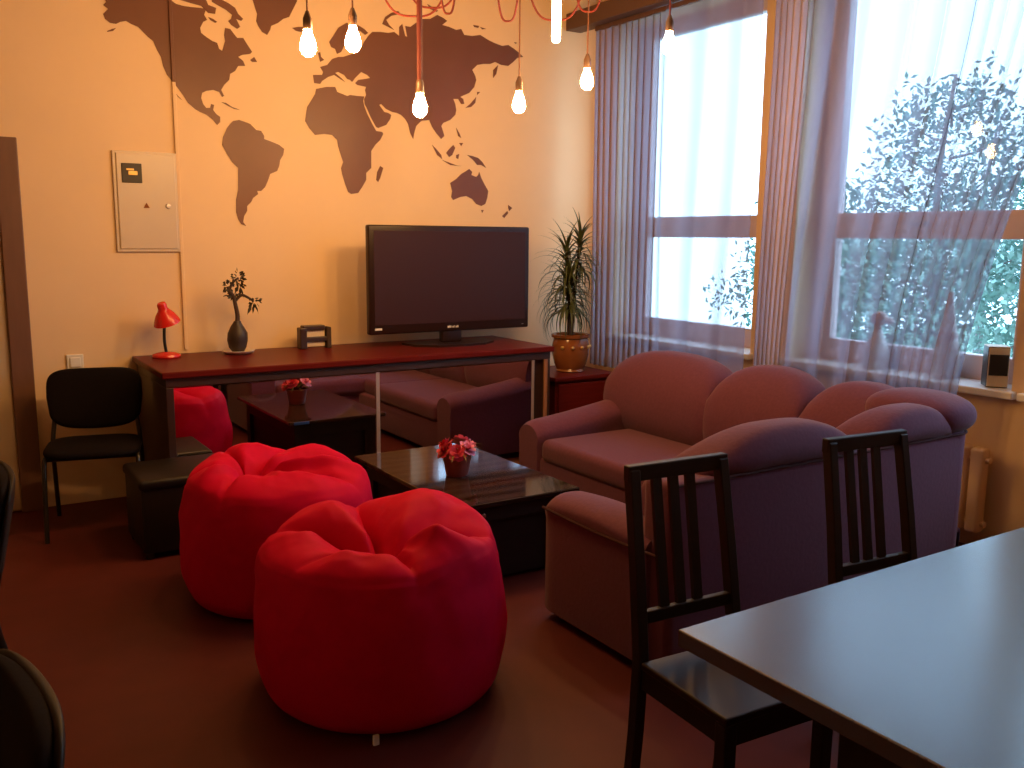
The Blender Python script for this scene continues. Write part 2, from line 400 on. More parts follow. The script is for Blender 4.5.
# ------------------------------------------------------------------ world map on the back wall
MAP = {
 'north_america': [[(102,-6),(106,2),(103,5),(108,9),(103,14),(105,19),(110,23),(116,24),(120,22),(126,21),(131,24),(138,27),(143,32),(148,37),(153,41),(157,50),(161,57),(163,66),(167,75),(171,80),(177,87),(183,95),(188,103),(195,109),(200,112),(207,115),(213,120),(217,125),(220,122),(220,117),(216,114),(213,110),(214,105),(211,104),(210,108),(206,108),(203,104),(201,98),(202,93),(206,91),(213,90),(219,92),(222,97),(224,96),(221,90),(224,85),(229,80),(230,74),(235,71),(238,66),(245,66),(243,61),(238,57),(242,55),(250,54),(252,52),(248,46),(243,38),(237,38),(233,33),(230,29),(225,28),(224,35),(225,41),(223,48),(222,51),(219,49),(217,43),(212,41),(206,37),(201,33),(200,28),(203,22),(207,20),(204,15),(206,9),(200,8),(190,7),(183,6),(176,4),(170,0),(165,-10),(140,-14),(115,-14)]],
 'baffin_island': [[(210,-5),(222,0),(228,3),(235,8),(238,14),(243,19),(241,21),(236,19),(240,27),(237,29),(231,25),(228,21),(231,19),(232,15),(226,10),(219,6),(212,2)],[(208,17),(213,19),(217,22),(215,23),(210,20)]],
 'arctic_island': [[(180,-9),(196,-4),(206,0),(208,5),(216,8),(215,14),(208,13),(201,6),(190,3),(180,0)],[(186,-16),(210,-18),(215,-10),(200,-8)]],
 'newfoundland': [[(250,60),(254,57),(257,62),(252,62)]],
 'greenland': [[(252,-2),(255,8),(257,14),(256,21),(258,26),(262,32),(267,35),(270,30),(271,26),(278,23),(283,19),(289,17),(291,13),(294,7),(297,1),(296,-8),(285,-20),(265,-22),(254,-12)]],
 'iceland': [[(292,28),(298,27),(304,27),(306,31),(301,32),(296,31)]],
 'cuba': [[(221,102),(226,103),(232,107),(240,110),(234,109),(228,106)]],
 'baja_peninsula': [[(176,94),(180,98),(182,100),(178,97)]],
 'aleutian_island': [[(107,31),(112,29),(116,28),(113,31),(107,32)]],
 'south_america': [[(233,121),(239,120),(245,122),(250,124),(256,130),(261,131),(264,136),(264,139),(272,142),(279,145),(284,149),(283,155),(280,160),(279,166),(277,171),(270,174),(268,180),(265,187),(261,191),(257,191),(258,194),(253,198),(251,202),(247,206),(247,211),(244,216),(243,222),(246,226),(241,224),(238,219),(236,212),(236,200),(238,190),(238,178),(238,168),(232,162),(227,154),(222,145),(223,137),(227,128),(230,124)]],
 'africa': [[(316,89),(326,87),(335,87),(337,92),(342,94),(347,96),(350,95),(357,96),(364,96.5),(363,101),(364,106),(367,114),(372,124),(376,131),(382,132),(383,134),(380,140),(375,145),(371,151),(371,160),(371,168),(366,173),(366,180),(362,187),(358,193),(351,194),(348,192),(345,184),(342,174),(341,168),(343,162),(340,153),(338,146),(337,140),(332,135),(324,134),(315,135),(309,128),(305,121),(306,113),(307,107),(312,99),(315,94)]],
 'madagascar': [[(380,166),(383,168),(380,178),(378,182),(376,180),(377,172)]],
 'eurasia': [[(314,83),(313,75),(322,75),(323,72),(320,67),(327,65),(332,59),(338,57),(343,57),(352,54),(360,50),(364,42),(368,36),(372,32),(380,32),(388,33),(394,32),(399,36),(399,27),(402,24),(403,28),(405,36),(407,37),(405,26),(410,27),(417,22),(422,19),(430,19),(437,15),(443,18),(447,21),(442,25),(449,27),(456,30),(461,29),(464,35),(472,36),(480,35),(488,40),(494,43),(502,46),(508,45),(514,49),(520,54),(523,57),(517,58),(513,62),(508,66),(501,65),(495,62),(490,64),(483,64),(477,65),(472,70),(475,76),(476,80),(474,87),(469,93),(462,96),(460,97),(463,99),(464,104),(461,104),(458,99),(453,99),(455,104),(456,110),(455,115),(450,120),(443,123),(441,126),(443,132),(444,136),(441,139),(436,133),(432,127),(429,120),(421,121),(416,126),(414,133),(413,139),(410,133),(408,124),(405,119),(401,115),(397,113),(392,112),(386,109),(381,104),(379,105),(384,112),(388,113),(391,115),(390,119),(386,125),(378,128),(376,127),(371,118),(367,109),(364.5,104),(364,99),(366,95),(365,90),(366,87),(357,85),(355,83),(358,80),(365,79),(370,78),(367,75),(361,72),(358,75),(355,78),(352,82),(350,80),(347,79),(344,75),(338,72),(335,73),(341,78),(345,82),(340,79),(334,75),(328,77),(322,81),(320,84)]],
 'scandinavia': [[(329,42),(333,36),(338,28),(346,23),(356,24),(364,29),(368,33),(365,35),(360,31),(354,32),(350,38),(345,44),(341,52),(337,54),(335,49),(331,47)]],
 'british_island': [[(318,53),(320,52),(321,57),(324,60),(320,62)]],
 'novaya_zemlya': [[(382,24),(385,17),(391,13),(398,11),(400,14),(391,16),(386,20),(389,25),(394,30),(388,27)]],
 'siberian_island': [[(427,4),(432,7),(438,11),(436,12),(430,9)],[(473,25),(479,26),(478,28),(474,27)],[(480,27),(486,29),(482,29.5)],[(514,42),(517,43),(515,44)]],
 'sakhalin': [[(493,70),(498,65),(496,74),(493,78)]],
 'japan': [[(477,92),(480,92),(477,95)],[(476,97),(475,103),(471,107),(465,108),(470,104)]],
 'philippine_island': [[(456,128),(459,133),(461,138),(458,136)],[(459,143),(463,143),(461,146)]],
 'sumatra': [[(432,145),(436,149),(441,155),(442,159),(437,155)]],
 'java': [[(442,160),(450,163),(458,166),(462,166),(450,165)]],
 'borneo': [[(446,153),(449,149),(453,145),(455,148),(452,155),(449,157)]],
 'sulawesi': [[(456,155),(459,154),(458,159),(456,158)]],
 'new_guinea': [[(467,155),(472,156),(478,158),(482,162),(486,168),(481,165),(477,165),(473,160)]],
 'australia': [[(450,183),(456,179),(461,174),(466,171),(469,169),(472,172),(471,175),(476,177),(478,175),(479,172),(481,178),(484,184),(488,191),(487,198),(485,204),(481,206),(476,204),(472,199),(466,196),(460,197),(453,200),(451,197),(452,191)]],
 'tasmania': [[(481,210),(483.5,210),(482,213)]],
 'new_zealand': [[(508,205),(512,208),(509,211),(508,208)],[(502,216),(507,211),(508,213),(504,218)]],
}
wm = thing('world_map_decal', 'dark brown world map decal covering the wall above the television', 'wall decal', (2.2, YW-.001, 2.2))
for k, polys in MAP.items():
    for poly in polys:
        bm = B(); pts = [un(px, py, y=YW) for px, py in poly]
        prism(bm, [(p.x-2.2, p.z-2.2) for p in pts], -.003, 'y')
        obj(k, bm, 'decal', wm)

# ------------------------------------------------------------------ fixtures on the back wall
a = un(111, 150, y=YW); b = un(180, 252, y=YW); cx, cz = (a.x+b.x)/2, (a.z+b.z)/2; hw, hh = (b.x-a.x)/2, (a.z-b.z)/2
t = thing('electrical_panel', 'cream metal electrical panel door set in the wall left of the map', 'electrical panel', (cx, YW, cz))
bm = B(); box(bm, (-hw, -.016, -hh), (hw, 0, hh), .004); obj('frame', bm, 'panel', t)
bm = B(); box(bm, (-hw+.018, -.024, -hh+.018), (hw-.012, -.014, hh-.012), .006); obj('door', bm, 'panel', t)
mx, mz = -hw+.10, hh-.125
bm = B(); box(bm, (mx-.055, -.030, mz-.055), (mx+.055, -.022, mz+.055), .003); wo = obj('meter_window', bm, 'dark', t)
bm = B(); box(bm, (mx-.02, -.033, mz-.012), (mx+.03, -.029, mz+.012), .002); box(bm, (mx-.03, -.033, mz+.014), (mx+.012, -.029, mz+.026), .002); obj('meter_dial', bm, 'gold', wo)
bm = B(); prism(bm, [(-.0, .042), (-.034, .042), (-.017, .072)], .004, 'y', Matrix.Translation((.012, -.0275, -.075))); obj('warning_triangle', bm, 'pot_glaze', t)
bm = B(); lathe(bm, [(.014, 0), (.016, .004), (.012, .010), (0, .011)], 20, M4=Matrix.Translation((hw-.06, -.024, -.02)) @ Matrix.Rotation(PI/2, 4, 'X')); obj('lock', bm, 'alu', t, True)

p = un(75, 362, y=YW)
t = thing('light_switch', 'square white light switch on the wall above the black chair', 'switch', (p.x, YW, p.z))
bm = B(); box(bm, (-.045, -.012, -.045), (.045, 0, .045), .005); obj('plate', bm, 'white', t)
bm = B(); box(bm, (-.028, -.02, -.028), (.028, -.010, .028), .005); obj('rocker', bm, 'white', t)

# ------------------------------------------------------------------ counter with the mirror front
CX0, CX1, CY0, CY1, CZT = 1.02, 3.52, 4.96, YW-.015, .85
t = thing('counter_table', 'long mahogany counter with a mirrored front below the television', 'counter', (CX0, CY0, 0))
L, D = CX1-CX0, CY1-CY0
bm = B(); box(bm, (0, -.02, CZT-.035), (L, D, CZT), .006); obj('tabletop', bm, 'mahogany', t)
bm = B(); box(bm, (.02, .0, CZT-.085), (L-.02, D-.02, CZT-.035), .003); obj('apron', bm, 'dark_wood', t)
bm = B(); box(bm, (.02, .0, 0), (.06, D-.02, CZT-.085), .004); obj('side_panel', bm, 'dark_wood', t)
bm = B(); box(bm, (L-.07, .0, 0), (L-.02, D-.02, CZT-.085), .004); obj('side_panel', bm, 'dark_wood', t)
bm = B(); box(bm, (.06, .03, .13), (L-.07, .045, CZT-.085), 0); obj('backing_panel', bm, 'dark_wood', t)
bm = B(); box(bm, (.06, .02, 0), (L-.07, .05, .12), .004); obj('plinth', bm, 'plinth', t)
mz0, mz1 = .12, CZT-.085
xm0 = un(172, 400, y=CY0).x-CX0; xm1 = un(378.5, 400, y=CY0).x-CX0; xm2 = un(533, 400, y=CY0).x-CX0
bm = B(); box(bm, (.06, .004, 0), (xm0-.006, .03, mz1), .003); obj('front_panel', bm, 'dark_wood', t)
for xa, xb in ((xm0, xm1), (xm1, xm2)):
    bm = B(); box(bm, (xa, .006, mz0), (xb, .016, mz1), 0); obj('mirror', bm, 'mirror', t)
bm = B(); box(bm, (xm0-.008, .004, mz0), (xm0+.010, .03, mz1), .002); obj('mirror_edge_strip', bm, 'alu', t)
bm = B(); box(bm, (xm1-.012, .004, mz0), (xm1+.012, .026, mz1), .002); obj('mirror_edge_strip', bm, 'alu', t)
bm = B(); box(bm, (xm2-.010, .004, mz0), (xm2+.012, .03, mz1), .002); obj('mirror_edge_strip', bm, 'alu', t)
bm = B(); box(bm, (xm0, .006, mz1-.006), (xm2, .02, mz1), .001); obj('mirror_edge_strip', bm, 'alu', t)
bm = B(); box(bm, (L-.075, -.008, 0), (L-.045, 0, CZT-.085), .002); obj('edge_post', bm, 'plinth', t)

# ------------------------------------------------------------------ television
tx, ty = 2.99, 5.40
t = thing('television', 'large black flat television standing on the mahogany counter', 'television', (tx, ty, CZT))
x0, x1, z0, z1 = -.605, .61, .088, .785
bm = B(); box(bm, (x0, -.025, z0), (x1, .03, z1), .012, 3); sh = obj('casing', bm, 'tv_black', t, True)
bm = B(); box(bm, (x0+.12, .03, z0+.08), (x1-.12, .075, z1-.1), .02, 3); obj('rear_housing', bm, 'tv_black', t, True)
bm = B(); box(bm, (x0+.035, -.0275, z0+.06), (x1-.035, -.024, z1-.035), .001); obj('screen', bm, 'tv_screen', t)
bm = B()
for k, (wd, ht) in enumerate(((.010, .016), (.009, .018), (.004, .016), (.009, .014), (.004, .018), (.009, .014), (.009, .018))):
    box(bm, (-.042+k*.0122, -.0285, z0+.024), (-.042+k*.0122+wd, -.0245, z0+.024+ht*.8), .0015)
obj('logo', bm, 'white', t)
bm = B(); box(bm, (x0+.035, -.0285, z0+.028), (x0+.085, -.0245, z0+.042), .002); obj('sticker', bm, 'white', t)
bm = B(); box(bm, (x1-.06, -.0285, z0+.024), (x1-.045, -.0245, z0+.029), .001); obj('indicator', bm, 'grey_in', t)
bm = B(); box(bm, (-.075, -.015, .012), (.075, .04, z0+.03), .012, 3); obj('neck', bm, 'tv_black', t, True)
bm = B(); prism(bm, [(-.32, .10), (-.30, -.06), (-.18, -.15), (0, -.17), (.18, -.15), (.30, -.06), (.32, .10), (.0, .14)], .014, 'z')
obj('base', bm, 'tv_black', t)

# ------------------------------------------------------------------ things on the counter
p = un(160, 354, z=CZT); p.y = min(p.y, 5.58)
t = thing('desk_lamp', 'small red desk lamp at the left end of the counter', 'lamp', (p.x, p.y, CZT))
t.scale = (.9, .9, .95)
bm = B(); lathe(bm, [(0, 0), (.085, 0), (.09, .008), (.085, .02), (.055, .03), (.02, .034), (0, .034)], 36); obj('base', bm, 'red_paint', t, True)
bm = B(); tube(bm, spline([(0, 0, .03), (-.008, 0, .10), (-.006, 0, .17), (.0, 0, .215)], 6), .010, 10); obj('stem', bm, 'black_metal', t, True)
R = Matrix.Translation((.004, -.01, .245)) @ Matrix.Rotation(math.radians(-16), 4, 'Y') @ Matrix.Rotation(math.radians(10), 4, 'X')
bm = B(); lathe(bm, [(.085, -.035), (.078, -.015), (.060, .02), (.040, .045), (.030, .06), (.030, .085), (.024, .098), (0, .102), (0, .098), (.02, .092), (.026, .06), (.055, .018), (.074, -.015), (.082, -.035)], 36, M4=R, cap=False); obj('lamp_shade', bm, 'red_paint', t, True)
bm = B(); lathe(bm, [(.080, -.034), (.0735, -.015), (.0545, .016), (.026, .055), (0, .06)], 36, M4=R, cap=False); obj('shade_lining', bm, 'grey_in', t, True)
bm = B(); lathe(bm, [(.0, -.03), (.018, -.022), (.024, -.004), (.016, .03), (.012, .05)], 20, M4=R); obj('bulb', bm, 'white', t, True)

rnd = random.Random(4)
p = un(234, 352, z=CZT); p.y = min(p.y, 5.55)
t = thing('bonsai_plant', 'dark spindly bonsai in a round pot on a white saucer on the counter', 'plant', (p.x, p.y, CZT))
t.scale = (.88, .88, .97)
bm = B(); lathe(bm, [(0, 0), (.075, 0), (.10, .010), (.112, .022), (.106, .024), (.07, .012), (0, .010)], 40); sq = obj('saucer', bm, 'saucer', t, True)
bm = B(); lathe(bm, [(0, .012), (.04, .012), (.058, .04), (.070, .085), (.066, .13), (.045, .17), (.026, .195), (.022, .205), (0, .205)], 28)
for v in bm.verts: v.co += Vector((noise.noise(v.co*22)*.008, noise.noise(v.co*22+Vector((5, 5, 5)))*.008, 0))
obj('pot', bm, 'vase', t, True)
bm = B()
tube(bm, spline([(0, 0, .19), (.004, 0, .24), (-.006, 0, .30), (-.02, 0, .36), (-.045, .0, .39), (-.055, 0, .42)], 6), .017, 10, .6)
tube(bm, spline([(-.008, 0, .33), (.035, -.01, .365), (.085, -.015, .345), (.115, -.01, .325)], 6), .011, 8, .6)
tube(bm, spline([(-.045, 0, .39), (-.03, .0, .43), (0, 0, .46), (.02, 0, .47)], 6), .010, 8, .6)
tube(bm, spline([(-.02, 0, .35), (-.06, .01, .365), (-.085, .0, .36)], 5), .006, 6, .5)
obj('trunk', bm, 'bark', t, True)
bm = B()
for c, n, rr, dr in (((.12, -.01, .32), 26, .035, .05), ((.015, 0, .475), 40, .042, .012), ((-.055, 0, .42), 26, .03, .01), ((-.02, 0, .37), 18, .028, .0), ((.03, 0, .43), 14, .02, .05)):
    for k in range(n):
        d = Vector((rnd.gauss(0, 1), rnd.gauss(0, 1), rnd.gauss(0, 1))).normalized()
        q = Vector(c)+d*rr*rnd.random()**.5; e = (d*.03+Vector((0, 0, -dr))*rnd.random()); s = d.cross(Vector((rnd.random(), rnd.random(), .3))).normalized()*.009
        bm.faces.new([bm.verts.new(x) for x in (q, q+e*.5+s, q+e, q+e*.5-s)])
obj('foliage', bm, 'leaf_dark', t)

p = un(308, 346, z=CZT); p.y = min(p.y, 5.60)
t = thing('card_rack', 'small dark rack with pale cards on the counter left of the television', 'rack', (p.x, p.y, CZT))
for xx, mm, wv in ((-.085, 'dark_wood', .045), (.085, 'bark', .03)):
    bm = B(); box(bm, (xx-wv/2, -.035, 0), (xx+wv/2, .035, .135), .006); obj('post', bm, mm, t)
for zz, th in ((.118, .03), (.045, .03)):
    bm = B(); box(bm, (-.085, -.03, zz), (.06 if zz > .1 else .09, .03, zz+th), .005); obj('rail', bm, 'dark_wood', t)
bm = B(); box(bm, (-.062, -.012, .075), (.062, .012, .12), .002); box(bm, (-.062, -.012, .012), (.062, .012, .046), .002); obj('card', bm, 'box_cream', t)

# ------------------------------------------------------------------ plant stand and potted plant
PS = (3.66, 4.22, 5.12, 5.66, .60)
t = thing('plant_stand', 'low mahogany cabinet in the corner under the potted plant', 'cabinet', (PS[0], PS[2], 0))
wd, dp, hz = PS[1]-PS[0], PS[3]-PS[2], PS[4]
bm = B(); box(bm, (0, 0, hz-.03), (wd, dp, hz), .006); obj('top', bm, 'mahogany', t)
bm = B(); box(bm, (.02, .03, .06), (wd-.02, dp-.01, hz-.03), .004); obj('body', bm, 'mahogany', t)
bm = B(); box(bm, (.04, .012, .09), (wd-.04, .031, hz-.05), .005); dr = obj('door', bm, 'mahogany', t)
bm = B(); lathe(bm, [(.0, 0), (.008, 0), (.008, .012), (.014, .018), (.012, .026), (0, .028)], 16, M4=Matrix.Translation((wd-.09, .013, .34)) @ Matrix.Rotation(PI/2, 4, 'X')); obj('knob', bm, 'alu', dr, True)
bm = B(); box(bm, (.04, .05, 0), (wd-.04, dp-.03, .06), .003); obj('plinth', bm, 'dark_wood', t)

pp = Vector((3.96, 5.36, hz))
rnd = random.Random(11)
t = thing('potted_dracaena', 'tall spiky houseplant in an amber glazed pot beside the television', 'plant', pp)
bm = B(); lathe(bm, [(0, 0), (.095, 0), (.105, .008), (.098, .022), (.118, .06), (.134, .13), (.136, .19), (.126, .235), (.122, .245), (.140, .252), (.142, .272), (.128, .276), (.112, .268), (.112, .235), (0, .235)], 44); po = obj('pot', bm, 'pot_glaze', t, True)
for k in range(5):
    bm = B(); lathe(bm, [(0, 0), (.012, .002), (.014, .01), (.008, .018), (0, .02)], 12, M4=Matrix.Rotation(math.radians(-150+k*30), 4, 'Z') @ Matrix.Translation((.134, 0, .185)) @ Matrix.Rotation(PI/2, 4, 'Y'))
    obj('pot_ornament', bm, 'gold', po, True)
bm = B(); lathe(bm, [(0, .236), (.11, .236), (.10, .243), (0, .25)], 24); obj('soil', bm, 'soil', t, True)
stems = [((.0, 0), (-.02, 0, .66)), ((.02, .02), (.055, -.02, .98)), ((-.02, 0), (-.035, .02, .90))]
bm = B()
for (sx, sy), top in stems: tube(bm, spline([(sx, sy, .23), ((sx+top[0])/2+.01, sy, .23+(top[2]-.23)*.5), top], 6), .014, 8, .7)
obj('stem', bm, 'bark', t, True)
bm = B()


def blade(bm, o, az, el, ln, wd, droop):
    pts = []; p = Vector(o); e = el
    for k in range(8):
        pts.append(p.copy()); p = p+Vector((math.cos(az)*math.cos(e), math.sin(az)*math.cos(e), math.sin(e)))*(ln/7); e -= droop/7
    side = Vector((-math.sin(az), math.cos(az), 0)); prev = None
    for k, q in enumerate(pts):
        ww = wd*(.55+.45*math.sin(PI*min(1, k/4)))*(1-(k/7)**2)+.0008
        c = [bm.verts.new(q-side*ww), bm.verts.new(q+Vector((0, 0, -.3*ww))), bm.verts.new(q+side*ww)]
        if prev:
            bm.faces.new((prev[0], prev[1], c[1], c[0])); bm.faces.new((prev[1], prev[2], c[2], c[1]))
        prev = c


for (s, top), n, lmax, zspan in zip(stems, (110, 60, 66), (.39, .33, .35), (.24, .26, .34)):
    for k in range(n):
        f = k/n; z = top[2]-zspan*(1-f)
        blade(bm, (top[0], top[1], z), k*2.4+rnd.uniform(-.3, .3), math.radians(8+70*f**2+rnd.uniform(-8, 8)), lmax*rnd.uniform(.75, 1.0)*(1-.25*f), .0125, math.radians(150-115*f**1.5))
obj('foliage', bm, 'leaf', t, True)

# ------------------------------------------------------------------ corner sofa
SX0, SX1, SY0, SY1 = 2.08, 3.92, 2.24, 4.55     # overall footprint of the L
SF, NF, SZ = 2.98, 2.96, .40                     # window leg front x, near leg front y, seat height
t = thing('corner_sofa', 'mauve L-shaped corner sofa under the windows with a rounded back', 'sofa', (SX0, SY0, 0))


def loc(x, y, z): return (x-SX0, y-SY0, z)


bm = B()
box(bm, loc(SX0+.03, SY0+.02, .04), loc(SX1-.02, NF-.03, .28), .02, 3)
box(bm, loc(SF+.02, SY0+.02, .04), loc(SX1-.02, SY1-.03, .28), .02, 3)
obj('base', bm, 'sofa', t, True)
bm = B()
# outer back shell: rear of near leg, and rear of window leg
box(bm, loc(SX0+.02, SY0, .04), loc(SX1-.10, SY0+.16, .735), .03, 4)
box(bm, loc(SX1-.16, SY0+.10, .04), loc(SX1, SY1-.02, .735), .03, 4)
lathe(bm, [(.0, .04), (.128, .04), (.13, .06), (.13, .72), (.12, .735), (0, .735)], 32, c=loc(SX1-.13, SY0+.13, 0))
obj('back_shell', bm, 'sofa', t, True)
for lo, hi in (((SX0+.20, SY0+.22, .26), (SF+.10, NF, SZ)), ((SF, 3.25, .26), (SX1-.22, SY1-.23, SZ)), ((SF+.06, SY0+.22, .26), (SX1-.22, 3.26, SZ-.004))):
    bm = B(); box(bm, loc(*lo), loc(*hi), .045, 5); obj('seat_cushion', bm, 'sofa', t, True)


def back_cushion(along, s0, s1, rear, zt, zedge, depth=.30, bulge=.035, slope=0, taper0=0):
    """one scalloped back cushion; along 'x' (rear is a y) or 'y' (rear is an x, the front faces -x)"""
    bm = B(); Ln = s1-s0; nu, nv = 28, 40
    R = []
    for i in range(nu+1):
        u = i/nu; q = abs(2*u-1)
        arch = (1-q**2.6)
        zt_u = zedge+(zt-zedge)*arch
        if taper0: zt_u -= taper0*max(0, 1-u/.42)**1.6
        endr = (1-q**10)*.14+.86 if 0 < i < nu else .80
        ring = []
        z0 = .36
        for k in range(nv):
            a = 2*PI*k/nv
            cx_, sz_ = sgnp(math.cos(a), .62), sgnp(math.sin(a), .62)
            zc = (zt_u+z0)/2; z = zc+(zt_u-z0)/2*sz_*(endr if sz_ > 0 else 1)
            f = (z-z0)/(zt-z0)                       # 0 low, 1 top
            # depth from rear: thick low, rolled back over the shell at the top
            dmin = -bulge*max(0, min(1, (z-.70)/.06)) if z > .70 else .16
            dmin = .16*max(0, min(1, (.72-z)/.04)) - bulge*max(0, min(1, (z-.72)/.05))
            dmax = depth+.05*math.sin(PI*min(1, max(0, f)))-.10*f*f
            c = (dmin+dmax)/2; hd = (dmax-dmin)/2*(endr if True else 1)
            ring.append((s0+u*Ln, c+hd*cx_, z))
        R.append(ring)
    V = []
    for ring in R:
        vr = []
        for s, d, z in ring:
            if along == 'x': p = loc(s, rear+d, z)
            else: p = loc(rear-d, s, z)
            vr.append(bm.verts.new(p))
        V.append(vr)
    for A, Bq in zip(V, V[1:]):
        for k in range(nv): bm.faces.new((A[k], A[(k+1) % nv], Bq[(k+1) % nv], Bq[k]))
    bm.faces.new(V[0]); bm.faces.new(V[-1])
    return obj('back_cushion', bm, 'sofa', t, True, 60)


back_cushion('y', 3.63, SY1-.03, SX1, .885, .80, taper0=0)
back_cushion('y', 3.00, 3.63, SX1, .895, .79)
back_cushion('y', 2.50, 3.00, SX1, .885, .79)
back_cushion('x', 2.20, 3.16, SY0, .885, .74, taper0=.06)
back_cushion('x', 3.16, 3.80, SY0, .875, .74)
bm = B(); superell(bm, loc(SX1-.14, SY0+.20, .80), (.36, .46, .20), 2.8, 2.3, 40, 20); obj('corner_cushion', bm, 'sofa', t, True, 60)
# rear roll seam (piping)
bm = B(); tube(bm, [loc(SX0+.03, SY0-.002, .728), loc(SX1-.13, SY0-.002, .728)]+[loc(SX1-.13+.132*math.sin(k*PI/20), SY0+.13-.132*math.cos(k*PI/20), .728) for k in range(1, 11)]+[loc(SX1+.002, SY1-.05, .728)], .006, 8)
obj('piping', bm, 'sofa_dark', t, True)


def arm(along, a0, a1, b0, b1, prof, name='armrest', roll=.10):
    """arm: runs from front a0 to rear a1, across from b0 to b1; prof(f) = top height"""
    bm = B(); n, nv = 24, 22; V = []
    for i in range(n+1):
        f = i/n; a = a0+(a1-a0)*f; zt = prof(f); hw_ = (b1-b0)/2; cb = (b0+b1)/2
        ring = []
        for k in range(nv):
            g = k/(nv-1)
            # from bottom outer, up, over the rolled top, down the inside
            if g < .2: b_, z = -1, .04+(zt-roll-.04)*(g/.2)
            elif g > .8: b_, z = 1, .04+(zt-roll-.04)*((1-g)/.2)
            else:
                an = PI*(1-(g-.2)/.6); b_ = math.cos(an)*1.12; z = zt-roll+roll*math.sin(an)
                if abs(b_) > 1: b_ = math.copysign(1+(abs(b_)-1)*.8, b_)
            ee = 1-.14*max(0, 1-f/.10)**2
            z = .04+(z-.04)*(1-.05*max(0, 1-f/.08)**2)
            ring.append((a, cb+b_*hw_*ee, z))
        V.append([bm.verts.new(loc(x, y, z) if along == 'x' else loc(y, x, z)) for x, y, z in ring])
    for A, Bq in zip(V, V[1:]):
        for k in range(nv-1): bm.faces.new((A[k], A[k+1], Bq[k+1], Bq[k]))
        bm.faces.new((A[-1], A[0], Bq[0], Bq[-1]))
    bm.faces.new(V[0]); bm.faces.new(V[-1])
    return obj(name, bm, 'sofa', t, True, 50)


arm('x', SF, SX1-.12, SY1-.22, SY1, lambda f: .485+.11*f**1.3)
arm('y', NF+.02, SY0+.10, SX0, SX0+.21, lambda f: .53+.02*math.sin(f*PI), roll=.065)
bm = B()
tube(bm, [loc(SX0-.009, NF+.01-.70*f, .475-.01*math.sin(PI*f)) for f in [k/16 for k in range(17)]], .006, 8)
obj('piping', bm, 'sofa_dark', t, True)
for fx, fy in ((SX0+.06, SY0+.06), (SX0+.06, NF-.06), (SX1-.07, SY0+.14), (SX1-.07, SY1-.08), (SF+.05, SY1-.08)):
    bm = B(); lathe(bm, [(0, 0), (.022, 0), (.028, .05), (0, .05)], 16, c=loc(fx, fy, 0)); obj('foot', bm, 'black_metal', t, True)

# ------------------------------------------------------------------ coffee table and what is on it
TX0, TX1, TY0, TY1, TZ = 1.875, 2.535, 3.335, 4.455, .405
t = thing('coffee_table', 'low glossy black coffee table between the sofa and the red beanbags', 'coffee table', (TX0, TY0, 0))
L, D = TX1-TX0, TY1-TY0
bm = B(); box(bm, (0, 0, TZ-.022), (L, D, TZ), .004); obj('tabletop', bm, 'ctop', t)
bm = B(); box(bm, (.05, .05, TZ-.11), (L-.05, D-.05, TZ-.022), .004); ap = obj('apron', bm, 'black_wood', t)
bm = B()
box(bm, (.07, .042, TZ-.10), (L-.07, .052, TZ-.035), .004); d1 = obj('drawer', bm, 'black_wood', t)
for xx in (.15, L-.15):
    bm = B(); lathe(bm, [(0, 0), (.006, 0), (.006, .01), (.012, .016), (0, .02)], 14, M4=Matrix.Translation((xx, .043, TZ-.066)) @ Matrix.Rotation(PI/2, 4, 'X')); obj('knob', bm, 'knob', d1, True)
for xx in (.05, L-.13):
    for yy in (.05, D-.13):
        bm = B(); box(bm, (xx, yy, 0), (xx+.08, yy+.08, TZ-.105), .004); obj('leg', bm, 'black_wood', t)
bm = B(); box(bm, (.03, D-.001, TZ-.02), (.13, D+.003, TZ-.002), .001); st = obj('sticker', bm, 'blue', t); st['label'] = 'bright blue sticker'
bm = B(); box(bm, (.075, .075, .02), (L-.075, D-.075, TZ-.10), .004); obj('body', bm, 'black_wood', t)
p = un(457, 475, z=TZ)
rnd = random.Random(3)
t = thing('flower_pot', 'small pot of red and pink flowers on the coffee table', 'flower pot', (p.x, p.y, TZ))
bm = B(); lathe(bm, [(0, 0), (.050, 0), (.055, .006), (.062, .05), (.072, .098), (.075, .104), (.066, .106), (.062, .094), (0, .09)], 32); obj('pot', bm, 'flowerpot', t, True)
for mm, cs in (('redpetal', [(-.064, .0, .128), (-.028, -.052, .122), (-.04, .035, .145)]), ('pink', [(.060, -.01, .14), (.045, .045, .15), (.03, -.045, .135)])):
    for c in cs:
        bm = B(); nrm = (Vector(c)-Vector((0, 0, .07))).normalized()
        ta = nrm.cross(Vector((.3, .2, 1))).normalized(); tb = nrm.cross(ta)
        for ring, (rr, lift) in enumerate(((.046, .004), (.034, .016), (.020, .022))):
            for k in range(6 if ring < 2 else 4):
                a = k*PI/3+ring*.5; d = ta*math.cos(a)+tb*math.sin(a); e = ta*-math.sin(a)+tb*math.cos(a); q = Vector(c)
                P4 = (q+nrm*.0, q+d*rr*.6+e*rr*.5+nrm*lift, q+d*rr*1.05+e*rr*.28+nrm*lift*1.6, q+d*rr*1.05-e*rr*.28+nrm*lift*1.6, q+d*rr*.6-e*rr*.5+nrm*lift)
                bm.faces.new([bm.verts.new(x) for x in P4])
        obj('flower', bm, mm, t)
bm = B()
for k in range(22):
    a = k*2.4; blade(bm, (.012*math.cos(a), .012*math.sin(a), .095), a, math.radians(75-2*k), .10+.04*rnd.random(), .011, math.radians(60+50*rnd.random()))
obj('leaves', bm, 'olive', t)
# ------------------------------------------------------------------ beanbags


